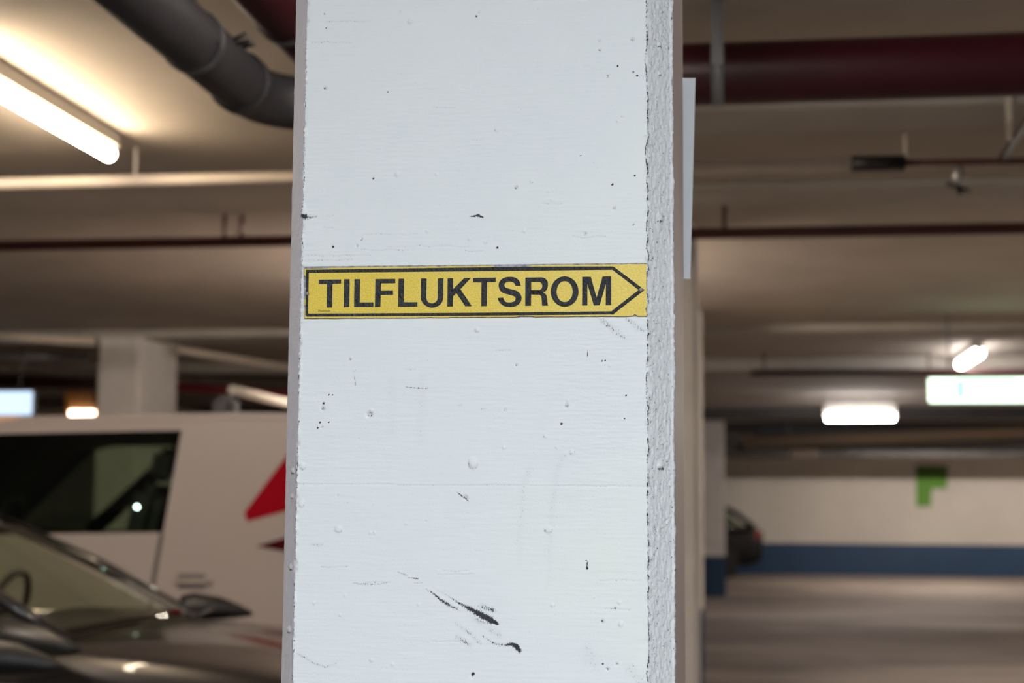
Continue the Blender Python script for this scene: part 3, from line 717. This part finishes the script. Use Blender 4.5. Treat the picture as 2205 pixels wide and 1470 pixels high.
obj('nozzle', tb([(0, 0, -.04), (.01, 0, -.08)], .012, 10), M['black'], v)
a, b = at(2160, 340, d=6.5), at(2230, 235, d=5.6)
bp_ = obj('branch_pipe', tb([a, b, b + (b - a) * 0.3], 0.017, 14), M['darkred'])
tag(bp_, 'dark thin branch pipe slanting up at the right edge', 'pipe')
h = at(2173, 285, d=5.9)
tag(obj('hanger_bracket', bx(h - Vector((.010, .004, .035)), h + Vector((.010, .004, .9)) if h.z + .9 < ZC else Vector((h.x + .01, h.y + .004, ZC))), M['housing']), 'small pale hanger above the slanting branch pipe', 'bracket')
tag(rod, 'thin threaded rod hanging above the big red pipe', 'rod')
# dark red thin pipe across the hall
ps = thing('sprinkler_pipe', 'thin brown-red pipe crossing the whole ceiling behind the pale one', 'pipe', (0, 8.2, 2.9))
obj('pipe', tb(local(ps, (-9, 8.2, 2.9), (9, 8.2, 2.9)), 0.031, 18), M['darkred'], ps)
for px in (484, 520, -350, 1560):
    h = at(px, 480, y=8.2); obj('hanger', tb(local(ps, (h.x, 8.2, 2.92), (h.x, 8.2, ZC)), 0.012, 8), M['darkred'], ps)
ps = thing('sprinkler_pipe', 'dark pipe crossing the ceiling just above the green exit sign', 'pipe', (0, 16.2, 2.89))
obj('pipe', tb(local(ps, (0.2, 16.2, 2.86), (12, 16.2, 2.86)), 0.032, 16), M['darkred'], ps)
for px in (1645, 2000): 
    h = at(px, 780, y=16.2); obj('hanger', tb(local(ps, (h.x, 16.2, 2.9), (h.x, 16.2, ZC)), 0.012, 8), M['darkred'], ps)
def run(name, label, a, b, r, m, cat='pipe'):
    a, b = Vector(a), Vector(b); c = (a + b) / 2
    o = tag(_loc(obj(name, tb([a - c, b - c], r, 16), m), c), label, cat)
    for k in (.15, .85):
        q = a + (b - a) * k - c
        obj('hanger', tb([q + Vector((0, 0, r * .8)), Vector((q.x, q.y, ZC - c.z))], .008, 8), M['strap'], o)
    return o
def _loc(o, c): o.location = c; return o
run('heating_pipe', 'brownish lagged pipe low under the far ceiling at right', at(1600, 953, d=26.3), at(2260, 928, d=25.9), 0.10, mat('brown pipe lagging', (.26, .19, .13), .7))
run('heating_pipe', 'black pipe just above the far blue and white wall', at(1585, 962, d=29.8), at(2260, 966, d=29.2), 0.05, M['black'])
run('vent_pipe', 'pale straight pipe running away to the right of the column behind the van', at(380, 752, d=14.9), at(660, 797, d=15.9), 0.035, M['palepipe'])
run('red_service_pipe', 'upper dull red pipe right of the column behind the van', at(375, 803, d=17.5), at(680, 806, d=17.5), 0.045, M['redpipe'])
run('red_service_pipe', 'lower brighter red pipe right of the column behind the van', at(375, 832, d=18.5), at(680, 853, d=20), 0.05, mat('bright red pipe', (0.42, 0.03, 0.06), .4, var=.05))
run('red_service_pipe', 'dark red pipe left of the column behind the van', at(-60, 818, d=17.5), at(206, 826, d=17.5), 0.07, M['redpipe'])
run('vent_pipe', 'pale upper pipe left of the column behind the van', at(-60, 722, d=14.0), at(206, 735, d=14.3), 0.04, M['palepipe'])
run('vent_pipe', 'shiny steel duct left of the column behind the van', at(-60, 764, d=15.3), at(192, 771, d=15.4), 0.055, M['steel'])
dk = thing('ventilation_duct', 'added dark box standing for shade across the ceiling under the far lamp at right', 'duct', (7, 27.6, 2.745))  # dark box added to stand in for the unlit far ceiling
obj('casing', bx((-6.6, -.35, -.15), (6.5, .35, .17), .02), mat('dark grey shade box', (.03, .03, .034), .6, var=.1), dk)
for xx in (-5, -1, 3): obj('hanger', bx((xx - .02, -.36, -.16), (xx + .02, .36, ZC - 2.745)), M['black'], dk)
# beige ventilation box at left
a = at(60, 880, d=22); b = at(300, 850, d=22)
c = thing('ventilation_duct', 'beige boxed duct seen above the roof of the white van', 'duct', ((a.x + b.x) / 2, 22.5, 2.6))
obj('casing', bx((-5.5, -.5, -.28), (1.1, .5, .28), .02), M['housing'], c)
obj('flange', bx((-1.52, -.53, -.31), (-1.48, .53, .31)), M['steel'], c)

# ------------------------------------------------------------------ lamps
def tube_lamp(a, b, label, m, hh=0.06, hw=0.05, r=0.022, house='housing', drop=0.05, zt=None, group=None, wedge=0):
    """a ceiling fixture: housing above a bare bright tube that runs from a to b"""
    a, b = Vector(a), Vector(b); c = (a + b) / 2; L = (b - a).length; ang = math.atan2((b - a).y, (b - a).x)
    t = thing('tube_lamp', label, 'lamp', c, ang, group)
    hb = bx((-L / 2 - .03, -hw, drop - .012), (L / 2 + .03, hw, drop - .012 + hh), .008)
    if wedge:
        for v in hb.verts:
            if v.co.z > drop + hh * .5: v.co.y *= wedge
    obj('housing', hb, M[house], t)
    obj('tube', tb([(-L / 2, 0, 0), (-L / 2 + .01, 0, 0), (L / 2 - .01, 0, 0), (L / 2, 0, 0)], r, 16, radii=[r * .7, r, r, r * .7]), M[m], t)
    for s in (-1, 1): obj('end_cap', bx((s * (L / 2 + .012) - .014, -.02, -.02), (s * (L / 2 + .012) + .014, .02, drop), .004), M[house], t)
    zt = ZC - c.z
    if zt > drop + hh + .01:
        for s in (-1, 1): obj('suspension', tb([(s * L * .35, 0, drop + hh - .02), (s * L * .35, 0, zt)], .006, 8), M['strap'], t)
    return t
e = at(237, 333, z=2.95); tube_lamp((e.x, e.y - 1.5, 2.95), (e.x, e.y, 2.95), 'long glowing tube lamp on the ceiling at the left edge', 'tube_warm', hh=.072, hw=.034, r=.030, drop=.04)
a, b = at(1779, 900, d=22.1), at(1926, 895, d=21.9); a.z = b.z = (a.z + b.z) / 2
tube_lamp(a, b, 'straight bright tube lamp left of the green exit sign', 'tube_cool', hh=.22, hw=.05, r=.05, wedge=6)
a, b = at(2074, 792, z=2.90), at(2120, 777, z=2.90)
tube_lamp((a.x, b.y - .3, 2.95), (a.x, b.y + .9, 2.95), 'short foreshortened tube lamp just above the green exit sign', 'tube_soft', r=.05, drop=.05, hh=.03)
a, b = at(151, 890, d=20.5), at(205, 890, d=20.5); b.z = a.z
tube_lamp(a, b, 'small lamp with an orange shade above the van roof', 'tube_dim', hh=.24, hw=.05, r=.055, house='orange', drop=.05, wedge=5)
a, b = at(700, 560, d=9.5), at(780, 600, d=9.5)
tube_lamp((-1.5, 9.6, 2.90), (-1.5, 10.9, 2.90), 'tube lamp hidden behind the near column', 'tube_side')
tube_lamp((3.5, 9.8, 2.9), (3.5, 8.7, 2.9), 'tube lamp beyond the right edge', 'tube_neut')
for k, (x, y, mm, lb) in enumerate(((-4.4, 4.2, 'tube_side', 'added fill tube high over the nearest dark car'), (4.6, 13.5, 'tube_side', 'added fill tube right of the picture, level with the exit sign'), (3.5, 31.6, 'fill_deep', 'added fill tube behind a ceiling beam, left one before the far wall'),  # unseen fill lamps, added to brighten van, floor, column and far wall
                            (8.5, 31.6, 'fill_deep', 'added fill tube behind a ceiling beam, right one before the far wall'), (8.5, 22, 'tube_side', 'added fill tube far right of the picture over the open floor'), (0.05, 3.0, 'fill_mid', 'added fill tube above the picture between the near column and the red pipe'))):
    e2 = (x, y + .9, 2.94) if abs(x - .05) < .01 else (x + 1.2, y, 2.94)
    tube_lamp((x, y, 2.94), e2, lb, mm, drop=.04, hh=.05)
# light panels behind the photographer
for x, lb in ((-.15, 'left flat cool light panel on the ceiling behind the camera'), (.85, 'right flat cool light panel on the ceiling behind the camera')):
    t = thing('light_panel', lb, 'lamp', (x, -1.5, ZC), 0, 'light panels behind the camera')
    obj('frame', bx((-.32, -.62, -.05), (.32, .62, 0), .01), M['housing'], t)
    obj('diffuser', bx((-.30, -.60, -.056), (.30, .60, -.05)), M['panel_cool'], t)

# lit green exit sign
a = at(1996, 815, d=12.7); b = at(1996, 869, d=12.7); W_ = 1.15; H_ = a.z - b.z
t = thing('exit_sign', 'glowing white and green exit sign hanging at the right edge', 'sign', (a.x + W_ / 2, a.y, a.z))
obj('casing', bx((-W_ / 2, -.04, -H_), (W_ / 2, .04, .012), .01), M['housing'], t)
obj('lit_face', bx((-W_ / 2 + .008, -.046, -H_ + .008), (W_ / 2 - .008, -.041, -.002), .004), M['exit_face'], t)
bm = bmesh.new()
box(bm, (-.36, -.050, -H_ * .82), (-.28, -.046, -.015)); box(bm, (-.28, -.050, -H_ * .18), (.10, -.046, -.015)); box(bm, (.14, -.05, -H_ * .8), (.5, -.046, -H_ * .7))
obj('green_symbol', bm, M['exit_green'], t)
for s in (-.4, .4): obj('suspension', tb([(s, 0, 0), (s, 0, ZC - a.z)], .008, 8), M['strap'], t)
# bluish lit sign at left
a = at(76, 843, d=15); b = at(76, 894, d=15); H_ = a.z - b.z
t = thing('lit_sign', 'bluish glowing sign hanging at the left edge above the van', 'sign', (a.x - .45, a.y, a.z))
obj('casing', bx((-.47, -.04, -H_ - .01), (.45, .04, .01), .01), M['steel'], t)
obj('lit_face', bx((-.46, -.046, -H_), (.44, -.041, 0), .004), M['blue_face'], t)
for s in (-.3, .3): obj('suspension', tb([(s, 0, 0), (s, 0, ZC - a.z)], .008, 8), M['strap'], t)
a = at(20, 906, d=16.5)
tag(_loc(obj('orange_shade', bx((-.3, -.05, -.045), (.14, .05, .045), .02), emit('glowing orange shade', (1.0, .50, .18), .55, (.7, .4, .2))), a), 'dim orange lamp shade below the bluish sign', 'lamp')

# ------------------------------------------------------------------ green hanging sign at far wall
yy = YW - 0.034
P = [at(x, y, y=yy) for x, y in ((1972, 1003), (2041, 1003), (2039, 1052), (2007, 1052), (2004, 1090), (1974, 1090))]
c = P[0].copy(); t = thing('green_sign', 'green sign with a notched lower corner on the far white wall', 'sign', c)
obj('face', plate([q - c for q in P], (0, -1, 0), .031), M['green'], t)
Q = [at(x, y, y=yy - .004) - c for x, y in ((1972, 1003), (2041, 1003), (2040, 1024), (1973, 1024))]
tag(obj('header', plate(Q, (0, -1, 0), .004), M['dgreen'], t), 'darker green top band')
a = at(1700, 963, d=31); b = at(1762, 985, d=31)
t = thing('ceiling_box', 'small pale box fixed high near the far wall', 'box', ((a.x + b.x) / 2, a.y, b.z))
obj('case', bx((-.27, -.1, 0), (.27, .1, a.z - b.z), .03), M['column'], t); obj('bracket', bx((.27, -.05, .05), (.85, .05, .12)), M['steel'], t)
obj('rod', tb([(0, 0, .1), (0, 0, ZC - b.z)], .01, 8), M['strap'], t)

# ------------------------------------------------------------------ white van
VY = 8.55
van = thing('van', 'white van with red graphics parked sideways behind the dark car', 'van', (-3.4, VY + .9, 0))
def vp(px, py): q = at(px, py, y=VY); return (q.x + 3.4, q.z)
out = [(2.52, .38), (2.55, .9), (2.52, 1.55), (2.44, 1.86), (2.25, 1.955), (1.9, 1.975), (.6, 1.985), (-.6, 1.965), (-1.05, 1.92), (-1.35, 1.82), (-2.05, 1.28), (-2.5, 1.10), (-2.58, .8), (-2.56, .38)]
arch = lambda cx: [(cx + .38 * math.cos(a), .34 + .38 * math.sin(a)) for a in [math.pi * k / 12 for k in range(13)]]
out = out + [(-2.1, .30)] + arch(-1.72)[::-1] + arch(1.62)[::-1]
wb = [vp(391, 926), vp(351, 1146), vp(-40, 1151), (-1.62, 1.30), (-1.10, 1.80), vp(-20, 934)]
me = prism([out, wb], .90, .045)
for q in (M['vanwhite'], M['lining']): me.materials.append(q)
cx_ = sum(p[0] for p in wb) / len(wb); cz_ = sum(p[1] for p in wb) / len(wb)
wb2 = [(cx_ + (x - cx_) * 1.05, cz_ + (z - cz_) * 1.10) for x, z in wb]
def inside(x, z, poly):
    r = False
    for i in range(len(poly)):
        x1, z1 = poly[i]; x2, z2 = poly[i - 1]
        if (z1 > z) != (z2 > z) and x < (x2 - x1) * (z - z1) / (z2 - z1) + x1: r = not r
    return r
for pgn in me.polygons:
    c = pgn.center
    if abs(pgn.normal.y) < .5 and inside(c.x, c.z, wb2): pgn.material_index = 1
obj('body', me, None, van)
g = [(x, z) for x, z in wb]
for s in (-1, 1):
    obj('side_window', plate([Vector((x, s * .872, z)) for x, z in (g if s < 0 else g[::-1])], (0, s, 0), .004), M['glass'], van)
def on_van(pts, m, name, off=.003, th=.004, label=None):
    o = obj(name, plate([Vector((vp(x, y)[0], -.90 - off, vp(x, y)[1])) for x, y in pts], (0, -1, 0), th), m, van)
    if label: o['label'] = label
    return o
on_van([(624, 972), (526, 1103), (532, 1123), (618, 1099), (800, 1046), (860, 930), (760, 905)], M['vanred'], 'red_graphic', label='bright red pointed shape on the van side')
on_van([(550, 1176), (614, 1157), (820, 1120), (820, 1170), (614, 1187)], M['vandark'], 'dark_red_graphic', label='dark red wedge on the van side')
on_van([(343, 1148), (354, 1148), (334, 1260), (320, 1400), (311, 1400), (323, 1260)], mat('grey rubber seam', (.16, .145, .14), .7), 'door_seam', .001, .002)
h0 = vp(416, 1252)
bm = bmesh.new(); tube(bm, [(h0[0] - .10, -.905, h0[1]), (h0[0] - .09, -.925, h0[1]), (h0[0] + .09, -.925, h0[1]), (h0[0] + .10, -.905, h0[1])], .014, 12)
hd = obj('door_handle', bm, M['vanwhite'], van)
obj('recess_shade', bx((h0[0] - .09, -.903, h0[1] - .04), (h0[0] + .07, -.901, h0[1] + .045), 0), mat('grey recess shade', (.22, .2, .19), .5), hd)  # flat grey patch, shade of the recess put into its colour
obj('roof_rail_mount', bx((vp(475, 880)[0] - .07, -.86, 1.96), (vp(475, 880)[0] + .06, -.72, 2.085), .03), M['black'], van)
mz = vp(488, 848); obj('roof_bar', tb([(mz[0] + .02, -.86, 2.115), (mz[0] + .02, .86, 2.115)], .027, 16), M['housing'], van)
obj('roof_rail_mount', bx((vp(475, 880)[0] - .07, .72, 1.96), (vp(475, 880)[0] + .06, .86, 2.085), .03), M['black'], van)
for sy in (-.4, .4):
    ty = Matrix.Rotation(.22, 4, 'Y')
    st = obj('seat', bx((-.12, sy - .24, 1.15), (.06, sy + .24, 1.58), .06, ty), M['seat'], van)
    obj('headrest', bx((-.02, sy - .13, 1.60), (.08, sy + .13, 1.80), .04, ty), M['seat'], st)
for pa_, pb_, rr_ in (((-.95, .845, 1.28), (-.25, .845, 1.90), .07), ((-1.55, .845, 1.30), (-.95, .845, 1.88), .05)):
    obj('far_pillar', tb([pa_, pb_], rr_ * .8, 10), M['lining'], van)
gl_ = vp(280, 1091); obj('window_glint', tb([(gl_[0], -.80, gl_[1]), (gl_[0], -.79, gl_[1])], .008, 12), emit('cyan white window glint', (.75, 1, .95), 30), van)  # glowing disc added to stand for a reflection in the window glass
obj('steering_wheel', (lambda b: b)(tube(bmesh.new(), [(-.95 + .05 * math.sin(a), -.4 + .18 * math.cos(a), 1.33 + .17 * math.sin(a)) for a in [2 * math.pi * k / 24 for k in range(25)]], .014, 8)), M['black'], van)
for cx in (-1.72, 1.62):
    for s in (-1, 1):
        wh = obj('wheel', tb([(cx, s * .86, .33), (cx, s * .84, .33), (cx, s * .68, .33), (cx, s * .66, .33)], .33, 28, radii=[.29, .33, .33, .29]), M['tyre'], van)
        obj('hub_cap', tb([(cx, s * .865, .33), (cx, s * .80, .33)], .2, 20), M['steel'], wh)

# ------------------------------------------------------------------ cars
def make_car(label, loc, rz, paint, kz=1.0, group=None):
    t = thing('car', label, 'car', loc, rz, group)
    sec = [(-2.22, .62, .38, .74, .76), (-2.18, .74, .30, .88, .92), (-2.0, .84, .22, .95, 1.0), (-1.6, .88, .2, .97, 1.0), (-.9, .9, .18, .96, .97), (0, .9, .18, .95, .95), (.7, .9, .18, .93, .94),
           (.95, .895, .18, .915, .965), (1.5, .87, .2, .86, .925), (1.95, .80, .22, .76, .82), (2.17, .70, .28, .64, .68), (2.25, .56, .36, .54, .56)]
    bm = bmesh.new(); rings = []
    for x, w_, zb, zs, zt in sec:
        half = [(w_ * .86, zb), (w_ * .97, zb + .08), (w_, zb + .22), (w_ * 1.0, zs - .20), (w_ * .985, zs - .08), (w_ * .93, zs - .01), (w_ * .84, zs + .012), (w_ * .5, zt), (w_ * .2, zt + .008)]
        ring = [(y, z) for y, z in half] + [(-y, z) for y, z in half[::-1]]
        rings.append([bm.verts.new((x, y, z * kz)) for y, z in ring])
    for a, b in zip(rings, rings[1:]):
        for k in range(len(a)): bm.faces.new((a[k], a[(k + 1) % len(a)], b[(k + 1) % len(a)], b[k])).smooth = True
    bm.faces.new(rings[0]); bm.faces.new(rings[-1])
    bo_ = obj('body', bm, M[paint], t)
    sb = bo_.modifiers.new('s', 'SUBSURF'); sb.levels = sb.render_levels = 2
    K = lambda *p: (p[0], p[1], p[2] * kz)
    P = {}
    for s in (-1, 1):
        P['wb', s] = K(.78, s * .70, .945); P['wt', s] = K(-.10, s * .565, 1.375); P['rt', s] = K(-1.35, s * .545, 1.365); P['rb', s] = K(-2.0, s * .66, .99)
        P['sb', s] = K(.62, s * .815, .955); P['st', s] = K(-.14, s * .60, 1.36); P['sc', s] = K(-1.30, s * .585, 1.345); P['sd', s] = K(-1.78, s * .79, .98); P['sm', s] = K(-.55, s * .825, .955); P['su', s] = K(-.60, s * .61, 1.375)
    obj('windscreen', patch(P['wb', -1], P['wb', 1], P['wt', -1], P['wt', 1], (.20, 0, .035), 16, 8, .005, True), M['wglass'], t)
    obj('rear_window', patch(P['rb', 1], P['rb', -1], P['rt', 1], P['rt', -1], (-.10, 0, .03), 12, 8, .005, True), M['glass'], t)
    obj('roof', patch(P['rt', -1], P['rt', 1], P['wt', -1], P['wt', 1], (0, 0, .045), 14, 12, .03), M[paint], t)
    for s in (-1, 1):
        A = [P['sb', s], P['sm', s], P['st', s], P['su', s]]
        for nm, q in (('side_window', (P['sb', s], P['sm', s], P['st', s], P['su', s])), ('side_window', (P['sm', s], P['sd', s], P['su', s], P['sc', s]))):
            obj(nm, patch(*q, bulge=(0, s * .02, 0), nu=8, nv=6, th=.004), M['glass'], t)
        obj('windscreen_pillar', tb([P['wb', s], (Vector(P['wb', s]) + Vector(P['wt', s])) / 2 + Vector((.0, s * .015, .02)), P['wt', s]], .030, 12), M[paint], t)
        obj('roof_rail', tb([P['wt', s], K(-.6, s * .595, 1.395), P['rt', s]], .030, 12), M[paint], t)
        obj('rear_pillar', tb([P['rt', s], K(-1.7, s * .70, 1.2), K(-2.0, s * .72, .98)], .06, 12), M[paint], t)
        obj('door_pillar', tb([P['sm', s], P['su', s]], .022, 8), M['black'], t)
        tag(obj('window_trim', tb([Vector(P['wb', s]) + Vector((-.1, s * .09, .0)), Vector(P['sd', s]) + Vector((0, s * .012, 0))], .008, 8), M['chrome'], t), 'thin chrome strip below the side windows')
        tag(obj('drip_trim', tb([Vector(P['st', s]) + Vector((.0, s * .03, .03)), Vector(P['su', s]) + Vector((0, s * .03, .03)), Vector(P['sc', s]) + Vector((0, s * .03, .03))], .008, 8), M['chrome'], t), 'thin chrome strip along the roof edge')
        mr_ = obj('mirror', tb([K(.62, s * .93, .985), K(.68, s * .95, .98), K(.80, s * .98, .97), K(.90, s * 1.0, .955), K(.96, s * 1.0, .945)], .07, 14, radii=[.045, .065, .055, .03, .008]), M['black'], t)
        obj('mirror_arm', tb([K(.64, s * .82, .93), K(.70, s * .94, .965)], .022, 8), M['black'], mr_)
        obj('headlamp', patch(K(2.16, s * .40, .55), K(2.02, s * .76, .57), K(2.12, s * .42, .68), K(1.95, s * .76, .71), (.02, 0, 0), 6, 4, .02), M['lens'], t)
        tl = obj('tail_lamp', patch(K(-2.21, s * .42, .76), K(-2.06, s * .83, .74), K(-2.20, s * .42, .90), K(-2.05, s * .83, .91), (-.02, 0, 0), 6, 4, .02), M['tail'], t)
        for cx in (-1.35, 1.35):
            wh = obj('wheel', tb([(cx, s * .90, .32), (cx, s * .88, .32), (cx, s * .70, .32), (cx, s * .68, .32)], .32, 28, radii=[.28, .32, .32, .28]), M['tyre'], t)
            obj('rim', tb([(cx, s * .905, .32), (cx, s * .85, .32)], .2, 20), M['tyre' if paint == 'blackpaint' else 'steel'], wh)
    obj('dashboard', bx(K(.20, -.70, .88), K(.74, .70, .985), .03), M['lining'], t)
    # wheel on the left hand side of the car
    W0 = Vector(K(.02, .36, .98)); ax = Vector((-.35, 0, 1)).normalized()
    pts = []
    for k in range(33):
        a = 2 * math.pi * k / 32; pts.append(W0 + Vector((.06 * math.sin(a), .18 * math.cos(a), .175 * math.sin(a) * kz)))
    sw = obj('steering_wheel', tb(pts, .016, 10, caps=False), M['black'], t)
    obj('spoke', tb([W0 + Vector((0, -.17, 0)), W0, W0 + Vector((0, .17, 0))], .015, 8), M['black'], sw)
    for sy in (-.38, .38):
        st = obj('seat', bx(K(-.62, sy - .24, .7), K(-.45, sy + .24, 1.10), .05), M['seat'], t)
        obj('headrest', bx(K(-.62, sy - .13, 1.12), K(-.52, sy + .13, 1.27), .035), M['seat'], st)
    obj('rear_bench', bx(K(-1.5, -.6, .7), K(-1.3, .6, 1.08), .05), M['seat'], t)
    obj('wiper', tb([K(.98, .1, .985), K(.93, .5, 1.0)], .008, 6), M['black'], t)
    return t
make_car('dark car with a visible steering wheel parked in front of the white van', (-3.23, 6.32, 0), 0, 'carpaint')
make_car('nearest dark car, only a corner showing at the lower left', (-3.02, 3.72, 0), 0, 'carpaint')
far = make_car('black car parked against the far wall, tail showing beside the column', (-1.55, 35.35, 0), math.pi, 'blackpaint', 1.12)
